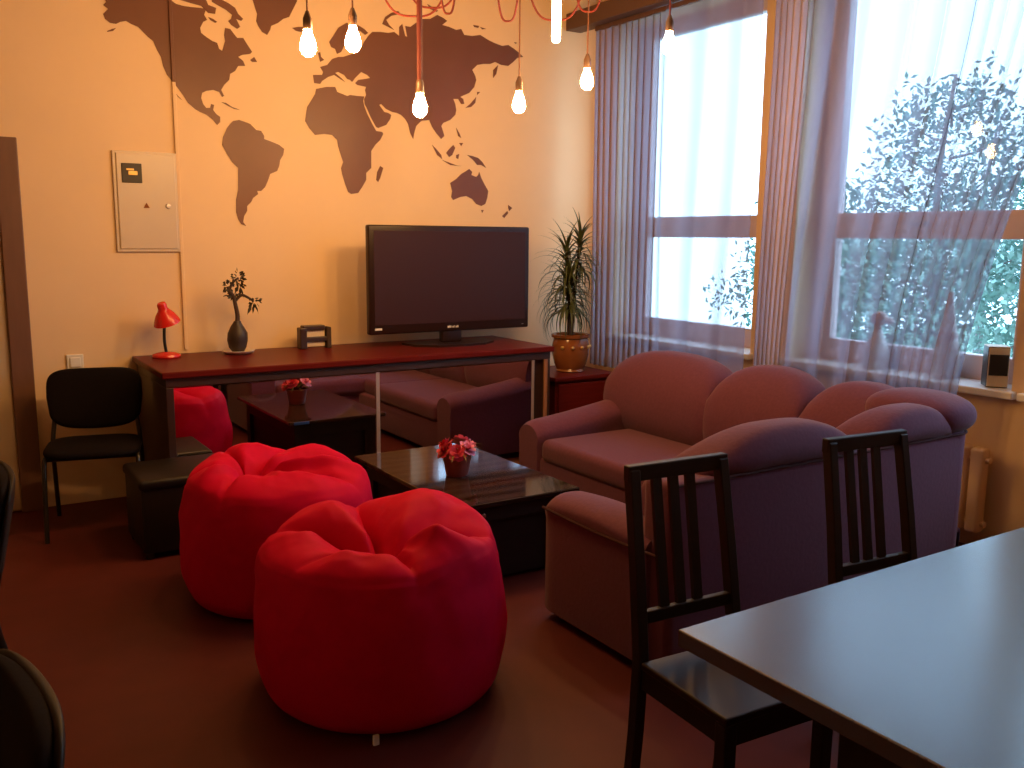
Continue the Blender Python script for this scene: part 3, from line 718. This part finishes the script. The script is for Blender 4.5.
def beanbag(name, label, c, r, hgt, puck, folds, lobes, seed, rz=0, tilt=(0, 0)):
    """squat round bag; puck = (x,y) of the gathered top; folds = valleys (angle, width, depth); lobes = (angle, width, lift)"""
    t = thing(name, label, 'beanbag', (c[0], c[1], 0), rz, 'red beanbags by the coffee table')
    prof = [(0, 0), (.55, 0), (.80, .012), (.90, .05), (.965, .14), (.995, .27), (1.0, .42), (.99, .58), (.972, .72), (.945, .84), (.905, .915), (.84, .955), (.70, .985), (.52, .985), (.34, .95), (.18, .89), (.07, .83), (0, .80)]
    pts = spline([(a, 0, b) for a, b in prof], 6)
    bm = B(); ns = 220; rings = []
    N = len(pts)
    for i, q in enumerate(pts):
        s = i/(N-1)
        rr, zz = max(0, q.x)*r, q.z*hgt
        top = max(0, min(1, (q.z-.70)/.22)) if s > .4 else 0
        inner = max(0, 1-q.x/.95) if s > .5 else 0
        ring = []
        for k in range(ns if rr > 1e-4 else 1):
            th = 2*PI*k/ns
            x, y, z = rr*math.cos(th), rr*math.sin(th), zz
            if s > .5:
                wp = inner**1.1
                x += puck[0]*wp; y += puck[1]*wp
            env = top*min(1, q.x/.22)*(1-.72*max(0, min(1, (q.x-.55)/.35))) if s > .5 else 0
            dz = 0; dr = 0
            for a, wd, dp in folds:
                dd = (th-a+PI) % (2*PI)-PI
                g = math.exp(-abs(dd)/wd)
                dz -= dp*g*env; dr -= dp*.35*g*env
            for a, wd, lf in lobes:
                dd = (th-a+PI) % (2*PI)-PI
                g = math.exp(-(dd/wd)**2)
                dz += lf*g*env
            nz = noise.fractal(Vector((x*4+seed, y*4, z*4)), .9, 2.2, 3)*.012
            cr = noise.ridged_multi_fractal(Vector((x*3.2+seed, y*3.2, z*2.0+seed)), .8, 2.1, 3, .9, 2)*.010
            side = 1 if .1 < q.z < .9 else .5
            e = (nz+cr*.35)*side if rr > .02 and q.z > .02 else 0
            z += top*(tilt[0]*x+tilt[1]*y)+dz+(cr*2.2+nz*1.3)*env
            k2 = 1+(dr+e)/max(r, .05)
            ring.append(bm.verts.new((x*k2, y*k2, max(0, z))))
        rings.append(ring)
    for a, b in zip(rings, rings[1:]):
        for k in range(ns):
            k2 = (k+1) % ns
            if len(a) == 1 and len(b) == 1: continue
            if len(a) == 1: bm.faces.new((a[0], b[k2], b[k]))
            elif len(b) == 1: bm.faces.new((a[k], a[k2], b[0]))
            else: bm.faces.new((a[k], a[k2], b[k2], b[k]))
    obj('bag', bm, 'red', t, True, 80)
    return t


A = math.radians
BX, BY = 1.27, 2.80
t = beanbag('beanbag', 'nearer of the two red beanbags, with a deeply folded top, in front', (BX, BY), .43, .585, (-.07, -.19),
        [(A(-30), .17, .085), (A(80), .13, .10), (A(140), .12, .07), (A(-98), .08, .05), (A(-160), .07, .02)],
        [(A(-64), .24, .045), (A(28), .48, .055), (A(108), .30, .035), (A(180), .4, -.012)], 3.0, tilt=(.05, .03))
bm = B(); p = un(376, 739, z=.02); box(bm, (p.x-BX-.010, p.y-BY-.006, .0), (p.x-BX+.010, p.y-BY+.006, .034), .003); obj('care_tag', bm, 'white', t)
beanbag('beanbag', 'farther red beanbag, between the black footstool and the coffee table', (1.255, 3.82), .415, .575, (-.13, .0),
        [(A(2), .09, .08), (A(-48), .08, .07), (A(62), .10, .05), (A(162), .10, .06), (A(-145), .09, .05), (A(115), .08, .04)],
        [(A(-26), .12, .055), (A(110), .5, .03), (A(28), .3, .035), (A(-85), .25, .02), (A(-170), .14, .03)], 17.0, tilt=(.0, .05))

# ------------------------------------------------------------------ footstool
t = thing('footstool', 'low black leather footstool between the black chair and the farther beanbag', 'footstool', (.80, 4.50, 0))
bm = B(); box(bm, (.01, .01, .03), (.47, .43, .36), .015, 3); obj('body', bm, 'leather', t, True)
bm = B(); box(bm, (0, 0, .345), (.48, .44, .40), .022, 4); obj('cushion', bm, 'leather', t, True)
for xx in (.04, .44):
    for yy in (.04, .40):
        bm = B(); lathe(bm, [(0, 0), (.018, 0), (.02, .03), (0, .03)], 14, c=(xx, yy, 0)); obj('foot', bm, 'black_metal', t, True)

# ------------------------------------------------------------------ stacking chairs (local: faces -y, origin on the floor below the seat)


def pad(w_, h_, n=3.2, bow=.03, thick=.05, lift=0):
    """upright padded back in the x-z plane"""
    bm = B()
    def fn(p):
        return Vector((p.x, p.y+(p.x**2)*(-bow*2/thick), p.z+lift*(p.x**2)))
    # superellipse outline in x-z: build with z as width axis
    superell(bm, (0, 0, 0), (w_, thick, h_), 4, 4, 44, 28, lambda p: fn(p))
    return bm


def stacking_chair(label, loc_, rz, group):
    t = thing('stacking_chair', label, 'chair', loc_, rz, group)
    bm = B(); superell(bm, (0, -.01, .445), (.47, .44, .065), 4.2, 3, 44, 16, lambda p: Vector((p.x, p.y, p.z-.35*max(0, -p.y-.5)**2*2))); obj('seat', bm, 'black_fabric', t, True, 80)
    R = Matrix.Translation((0, .235, .675)) @ Matrix.Rotation(A(-11), 4, 'X')
    bm = B()
    def outline(p):
        return Vector((p.x*(1-.03*(p.z < 0)), p.y-1.1*(p.x**2), p.z-.12*(1-p.x**2)*(p.z < 0)*abs(p.z)))
    pp_ = pad(.50, .30); pp_.free()
    bmesh_tmp = B(); superell(bmesh_tmp, (0, 0, 0), (.48, .055, .31), 2.6, 4.5, 56, 28, outline)
    for v in bmesh_tmp.verts: v.co = R @ v.co
    obj('backrest', bmesh_tmp, 'black_fabric', t, True, 80)
    bs = B(); superell(bs, (0, .022, 0), (.486, .030, .318), 2.6, 4.5, 56, 28, lambda p: Vector((p.x*(1-.03*(p.z < 0)), p.y-2.0*(p.x**2), p.z-.12*(1-p.x**2)*(p.z < 0)*abs(p.z))))
    for v in bs.verts: v.co = R @ v.co
    obj('back_shell', bs, 'shell', t, True, 80)
    for s in (-1, 1):
        bm = B(); tube(bm, spline([(s*.225, -.23, 0), (s*.225, -.20, .20), (s*.222, -.17, .40), (s*.215, -.10, .415)], 6), .012, 10); obj('leg', bm, 'black_metal', t, True)
        bm = B(); tube(bm, spline([(s*.225, .27, 0), (s*.225, .23, .22), (s*.222, .19, .42), (s*.205, .215, .58), (s*.19, .25, .74)], 6), .012, 10); obj('leg', bm, 'black_metal', t, True)
    bm = B(); tube(bm, [(-.215, -.14, .412), (.215, -.14, .412)], .010, 8); tube(bm, [(-.22, .18, .41), (.22, .18, .41)], .010, 8)
    for s in (-1, 1): tube(bm, [(s*.215, -.14, .412), (s*.22, .18, .41)], .010, 8)
    obj('seat_frame', bm, 'black_metal', t, True)
    return t


ch = stacking_chair('black padded stacking chair against the wall beside the counter', (.715, 5.22, 0), A(-13), 'black stacking chairs')
dup(ch, (-.165, 1.585, 0), A(-82), 'black chair cropped by the left edge, nearest to the camera', 'black stacking chairs')
dup(ch, (-.095, 3.22, 0), A(-86), 'black chair barely showing at the left edge, in front of the door', 'black stacking chairs')

# ------------------------------------------------------------------ dining table and chairs
DT = (1.285, 2.95, .50, 1.34, .75)
t = thing('dining_table', 'large black-brown dining table in the right foreground', 'table', (DT[0], DT[2], 0))
L, D = DT[1]-DT[0], DT[3]-DT[2]
bm = B(); box(bm, (0, 0, .712), (L, D, .75), .003); obj('tabletop', bm, 'tabletop', t)
bm = B(); box(bm, (.30, .10, .64), (L-.30, D-.14, .712), .003); obj('apron', bm, 'black_wood', t)
for xx in (.34, L-.46):
    bm = B(); box(bm, (xx, .10, 0), (xx+.10, D-.16, .66), .004); obj('leg', bm, 'black_wood', t)


def dining_chair(label, loc_, rz):
    """local: faces -y; origin below the seat centre"""
    t = thing('dining_chair', label, 'chair', loc_, rz, 'slat back dining chairs at the far side of the dining table')
    W, Dp = .365, .36; zs = .46
    bm = B(); box(bm, (-W/2, -Dp/2, zs-.022), (W/2, Dp/2-.03, zs), .006, 3); obj('seat', bm, 'black_gloss' if False else 'chair_seat', t)
    bm = B()
    box(bm, (-W/2+.015, -Dp/2+.012, zs-.085), (W/2-.015, -Dp/2+.034, zs-.022), .003); box(bm, (-W/2+.012, -Dp/2+.02, zs-.085), (-W/2+.034, Dp/2, zs-.022), .003)
    box(bm, (W/2-.034, -Dp/2+.02, zs-.085), (W/2-.012, Dp/2, zs-.022), .003); box(bm, (-W/2+.015, Dp/2-.03, zs-.085), (W/2-.015, Dp/2-.008, zs-.022), .003)
    obj('seat_frame', bm, 'black_wood', t)

    def post(s):
        b = B(); q = []
        for z, y in ((0, Dp/2+.03), (.25, Dp/2+.005), (zs, Dp/2-.005), (.70, Dp/2+.03), (.955, Dp/2+.075)):
            x = s*(W/2-.018-.012*max(0, z-zs)/.5)
            q.append([b.verts.new((x+a_, y+b_, z)) for a_, b_ in ((-.016, -.018), (.016, -.018), (.016, .018), (-.016, .018))])
        for A_, B_ in zip(q, q[1:]):
            for k in range(4): b.faces.new((A_[k], A_[(k+1) % 4], B_[(k+1) % 4], B_[k]))
        b.faces.new(q[0]); b.faces.new(q[-1])
        bmesh.ops.bevel(b, geom=[e for e in b.edges], offset=.003, segments=1, affect='EDGES')
        return b

    for s in (-1, 1):
        obj('rear_leg', post(s), 'black_wood', t)
        bm = B(); box(bm, (s*(W/2-.02)-.019, -Dp/2+.002, 0), (s*(W/2-.02)+.019, -Dp/2+.04, zs-.022), .004); obj('front_leg', bm, 'black_wood', t)
    yb = lambda z: Dp/2-.005+(z-zs)*.16
    bm = B(); box(bm, (-W/2+.012, yb(.95)-.012, .922), (W/2-.012, yb(.95)+.016, .966), .004); obj('top_rail', bm, 'black_wood', t)
    bm = B(); box(bm, (-W/2+.02, yb(.56)-.010, .545), (W/2-.02, yb(.56)+.012, .58), .003); obj('lower_rail', bm, 'black_wood', t)
    for fx in (-.075, -.018, .040):
        b = B(); q = []
        for z in (.57, .75, .93):
            q.append([b.verts.new((fx+a_, yb(z)+.002+b_, z)) for a_, b_ in ((-.015, -.006), (.015, -.006), (.015, .006), (-.015, .006))])
        for A_, B_ in zip(q, q[1:]):
            for k in range(4): b.faces.new((A_[k], A_[(k+1) % 4], B_[(k+1) % 4], B_[k]))
        b.faces.new(q[0]); b.faces.new(q[-1]); obj('slat', b, 'black_wood', t)
    return t


M['chair_seat'] = mat('chair_seat_lacquer', (.016, .007, .006), .42, spec=.3, noise_amt=.3, scale=5, stretch=(1, 8, 1))
dc = dining_chair('black slat-back dining chair at the near corner of the dining table', (1.69, 1.555, 0), A(-4))
dup(dc, (2.42, 1.50, 0), A(-6), 'black slat-back dining chair farther along the table, nearer the window wall')

# ------------------------------------------------------------------ curtains and rail
XC = 4.24


def curtain(label, y0t, y1t, y0b, y1b, ztop, zbot, waves, seed, dens, loop):
    """sheer panel hanging at x = XC from y0 to y1; dens(u) gathers the cloth, loop(u) > 1 doubles the pleats back on themselves"""
    t = thing('sheer_curtain', label, 'curtain', (XC, (y0t+y1t)/2, ztop))
    bm = B(); nu, nv = waves*28, 36; V = []
    acc = [0]
    for i in range(nu): acc.append(acc[-1]+dens((i+.5)/nu))
    tot = acc[-1]/nu; acc = [a/acc[-1] for a in acc]
    # even steps along the cloth, so that each pleat gets the same number of columns
    us = []; k = 0
    for i in range(nu+1):
        g = i/nu
        while k < nu-1 and acc[k+1] < g: k += 1
        us.append((k+(g-acc[k])/max(1e-9, acc[k+1]-acc[k]))/nu)
    for j in range(nv+1):
        v = j/nv; row = []
        e = v*v*(3-2*v)
        for i in range(nu+1):
            u = us[i]; g = i/nu
            wid = abs((y1t-y0t)*(1-e)+(y1b-y0b)*e)
            per = wid*tot/dens(u)/waves                     # local pleat length along the rail
            th = g*waves*2*PI+seed+2.2*noise.noise(Vector((g*7, v*.9, seed)))
            jit = .75+.6*noise.noise(Vector((g*13+seed, v*.9, 3.1)))
            a = min(.055, max(.018, per*.34))*jit*(.6+.4*v)
            x = a*math.sin(th)
            y = (y0t+(y1t-y0t)*u)*(1-e)+(y0b+(y1b-y0b)*u)*e
            y += (1 if y1t < y0t else -1)*loop(u)*per/(2*PI)*math.sin(th*1.0+.6)*jit
            row.append(bm.verts.new((x, y-(y0t+y1t)/2, (zbot-ztop)*v)))
        V.append(row)
    for A_, B_ in zip(V, V[1:]):
        for i in range(nu): bm.faces.new((A_[i], A_[i+1], B_[i+1], B_[i]))
    obj('voile', bm, 'sheer', t, True, 180)
    h = abs(y1t-y0t)/2
    bm = B(); box(bm, (-.012, -h, -.03), (.012, h, .0), .003); obj('heading_tape', bm, 'rail', t)
    return t


curtain('purple-grey sheer curtain over the window nearest to the corner', 5.50, 3.93, 5.48, 3.96, 3.065, .62, 13, 1.3,
        lambda u: 2.6 if u < .47 else .6, lambda u: 2.0 if u < .47 else .6)
curtain('purple-grey sheer curtain over the window behind the sofa corner, drawn slantwise', 3.82, 2.08, 3.86, 2.56, 3.065, .62, 17, 7.7,
        lambda u: 3.4 if u < .16 else .7 if u < .5 else 1.0 if u < .7 else 2.0, lambda u: 2.2 if u < .16 else .7 if u < .5 else 1.5)
bm = B(); box(bm, (XC-.09, 0.2, 3.07), (XC+.05, YW, 3.19), .006)
tag(obj('curtain_rail', bm, 'rail'), 'dark wooden curtain rail running along the top of the windows', 'curtain rail')

# ------------------------------------------------------------------ window sill things, radiator
ZS = .836
p = un(875, 371, x=4.62); p.z = ZS
t = thing('figurine', 'pale ceramic figurine with a round head on the window sill', 'figurine', p)
bm = B(); lathe(bm, [(0, 0), (.062, 0), (.070, .02), (.074, .07), (.066, .12), (.044, .17), (.026, .21), (.022, .24), (.026, .25), (0, .25)], 28); obj('body', bm, 'figure', t, True)
bm = B(); superell(bm, (0, -.005, .285), (.095, .095, .085), 2, 2, 24, 16); obj('head', bm, 'copper', t, True)
bm = B(); superell(bm, (.02, -.055, .275), (.05, .06, .045), 2, 2, 18, 12); obj('ear', bm, 'figure', t, True)
p = un(944, 380, x=4.62); p.z = ZS
t = thing('tall_vase', 'slender pale vase on the sill beside the black box', 'vase', p)
bm = B(); lathe(bm, [(0, 0), (.060, 0), (.066, .02), (.070, .08), (.062, .16), (.046, .24), (.030, .33), (.020, .40), (.016, .44), (.014, .46), (.008, .455), (0, .44)], 28); obj('body', bm, 'figure', t, True)
bm = B(); lathe(bm, [(.0505, .215), (.054, .22), (.048, .245), (.0445, .24)], 28); obj('band', bm, 'copper', t, True)
p = un(994, 388, x=4.56); p.z = ZS
t = thing('speaker_box', 'small black box with a cream front and dark square on the sill', 'box', p, A(-48))
bm = B(); box(bm, (-.05, -.045, 0), (.05, .07, .205), .004); obj('case', bm, 'box_black', t)
bm = B(); box(bm, (-.048, -.052, .004), (.048, -.044, .201), .003); fp = obj('front_plate', bm, 'box_cream', t)
bm = B(); box(bm, (-.044, -.056, .062), (.044, -.051, .168), .003); obj('dark_square', bm, 'box_black', fp)
bm = B(); box(bm, (-.049, -.05, .203), (.049, .069, .208), .002); obj('lid', bm, 'box_cream', t)

t = thing('radiator', 'wall coloured radiator under the window behind the sofa', 'radiator', (4.385, 2.47, 0))
bm = B()
for k in range(16): box(bm, (0, k*.085, .10), (.075, k*.085+.07, .54), .018, 3)
obj('columns', bm, 'radiator', t, True)
bm = B(); tube(bm, [(.04, -.02, .15), (.04, 1.36, .15)], .016, 10); tube(bm, [(.04, -.02, .48), (.04, 1.36, .48)], .016, 10); obj('pipe', bm, 'radiator', t, True)
bm = B(); box(bm, (.07, .2, .3), (.112, .24, .34), 0); box(bm, (.07, 1.1, .3), (.112, 1.14, .34), 0)
box(bm, (.02, .20, 0), (.05, .225, .12), .003); box(bm, (.02, 1.1, 0), (.05, 1.125, .12), .003); obj('bracket', bm, 'radiator', t)

# ------------------------------------------------------------------ hanging bulbs, glowing tube, red cables
BULBS = [(308, 43, 'tan_cord', 'hanging bare bulb nearest the left, left of the map of Europe', .004, 4.1),
         (353, 39, 'tan_cord', 'hanging bare bulb in front of Scandinavia on the map', .004, 4.2),
         (420, 105, 'thick_cord', 'bare bulb on a thick red cable in front of India on the map', .0135, 4.4),
         (519, 102, 'tan_cord', 'hanging bare bulb right of the map, above the television', .004, 4.85),
         (587, 79, 'tan_cord', 'hanging bare bulb above the potted plant, beside the curtain', .004, 5.0),
         (669, 43, 'red_cord', 'hanging bare bulb in front of the sheer curtain, farthest right', .004, 4.7)]
for px, py, cm, lab, cr, dist in BULBS:
    p = at(px, py, dist)
    t = thing('pendant_bulb', lab, 'pendant lamp', p, 0, 'bare hanging bulbs')
    bm = B(); lathe(bm, [(0, -.055), (.014, -.0525), (.025, -.043), (.0335, -.027), (.033, -.010), (.027, .015), (.018, .038), (.0145, .055), (0, .055)], 20); obj('bulb', bm, 'bulb', t, True)
    bm = B(); lathe(bm, [(0, .053), (.0175, .053), (.019, .058), (.019, .095), (.013, .11), (.007, .125), (0, .125)], 20); obj('socket', bm, 'socket', t, True)
    h = ZC-p.z
    bm = B(); tube(bm, [(0, 0, .11), (0, 0, h*.4), (0, 0, h*.7), (0, 0, h-.02)], cr, 8); obj('cord', bm, cm, t, True)
    bm = B(); lathe(bm, [(0, h-.03), (.03, h-.03), (.045, h-.015), (.045, h), (0, h)], 24); obj('ceiling_rose', bm, 'socket', t, True)
p = at(556, 43, 4.4)
t = thing('tube_lamp', 'glowing vertical tube lamp hanging among the bare bulbs', 'tube lamp', p)
bm = B(); lathe(bm, [(0, 0), (.014, .003), (.020, .012), (.020, .56), (0, .56)], 24); obj('tube', bm, 'tube', t, True)
bm = B(); lathe(bm, [(0, .555), (.022, .555), (.024, .56), (.024, .60), (.008, .62), (0, .62)], 24); obj('socket', bm, 'socket', t, True)
h = ZC-p.z
bm = B(); tube(bm, [(0, 0, .61), (0, 0, h)], .004, 8); obj('cord', bm, 'red_cord', t, True)
SW = [(356, 470, 18, 4.62, 'widest red cable loop hanging above the map of Russia'),
      (386, 478, 9, 4.72, 'short red cable loop above the thick red cord'),
      (434, 462, 15, 4.32, 'narrow red cable loop left of the tube lamp'),
      (490, 526, 23, 4.58, 'narrow red cable loop above the bulb over the television'),
      (512, 600, 22, 4.95, 'long red cable loop passing behind the tube lamp'),
      (566, 612, 13, 5.15, 'short red cable loop in front of the end of the curtain rail')]
for xa, xb, yb, dist, lab in SW:
    A_, B_, Lw = at(xa, -10, dist), at(xb, -10, dist), at((xa+xb)/2, yb, dist)
    A_.z = B_.z = ZC
    pts = []
    for k in range(41):
        u = k/40; q = A_.lerp(B_, .5+.5*math.copysign(abs(2*u-1)**.75, 2*u-1)); q.z = Lw.z+(ZC-Lw.z)*abs(2*u-1)**2.6; pts.append(q-A_)
    bm = B(); tube(bm, pts, .0048, 8)
    o = obj('red_cable', bm, 'red_cord', None, True); o.location = A_
    tag(o, lab, 'cable', 'red cables draped from the ceiling')

# ------------------------------------------------------------------ garden outside
bm = B(); box(bm, (6, -4, -.56), (22, 13, -.46), 0); tag(obj('lawn', bm, 'grass'), 'pale green lawn outside the right window', 'lawn')


def tree(label, x, y, h, rad, nleaf, seed, mm, z0=-.4, low=.15):
    r = random.Random(seed)
    t = thing('garden_tree', label, 'tree', (x, y, z0), 0, 'trees outside the window')
    bm = B(); tube(bm, spline([(0, 0, 0), (.08, .05, h*.3), (-.05, .1, h*.6), (0, 0, h*.92)], 6), .08, 8, .25)
    tips = []
    for k in range(14):
        z = h*(.22+.65*k/14); a = k*2.4; ln = rad*(1.1-.6*k/14)
        e = (math.cos(a)*ln, math.sin(a)*ln, z+ln*.35); tips.append(e)
        tube(bm, spline([(0, 0, z), (e[0]*.5, e[1]*.5, z+ln*.12), e], 4), .022, 6, .3)
    obj('trunk', bm, 'tree_bark', t, True)
    bm = B()
    cl = [(Vector(e), .30*rad+.2*r.random()) for e in tips]+[(Vector((r.uniform(-1, 1)*rad*.6, r.uniform(-1, 1)*rad*.6, h*r.uniform(low, .9))), rad*.42) for _ in range(16)]
    for k in range(nleaf):
        c, rr = cl[k % len(cl)] if r.random() < .6 else min(cl[k % len(cl)], cl[(k*7+3) % len(cl)], key=lambda q_: q_[0].z)
        d = Vector((r.gauss(0, 1), r.gauss(0, 1), r.gauss(0, .8))).normalized()*rr*r.random()**.4
        q = c+d; q.z = max(q.z, .06); a = Vector((r.gauss(0, 1), r.gauss(0, 1), r.gauss(0, 1))).normalized(); b_ = a.cross(Vector((r.random(), r.random(), 1))).normalized()
        s = r.uniform(.035, .065)
        bm.faces.new([bm.verts.new(v) for v in (q, q+a*s+b_*s*.45, q+a*s*2, q+a*s-b_*s*.45)])
    obj('foliage', bm, mm, t)


tree('low bushy garden tree at the left of the right window', 10.9, 8.9, 2.9, 1.0, 3800, 1, 'tree_leaf')
tree('tall garden tree with a feathery crown in the middle of the right window', 11.2, 7.1, 4.4, 1.0, 3600, 2, 'tree_leaf')
tree('tall dark garden tree at the right of the right window', 11.4, 5.2, 4.6, 1.15, 5200, 3, 'tree_leaf')
tree('pale low tree behind the gap at the edge of the drawn curtain', 9.6, 3.9, 2.6, .95, 4500, 4, 'tree_leaf_b')
tree('pale shrubby tree low in the middle of the right window', 8.9, 5.6, 2.3, .95, 4200, 5, 'tree_leaf_b')
tree('low dark shrub at the foot of the feathery garden tree', 9.3, 7.0, 2.1, .85, 3800, 6, 'tree_leaf')
tree('broad pale tree standing farthest back behind the other garden trees', 15.5, 9.0, 4.2, 1.9, 4500, 7, 'tree_leaf_b')
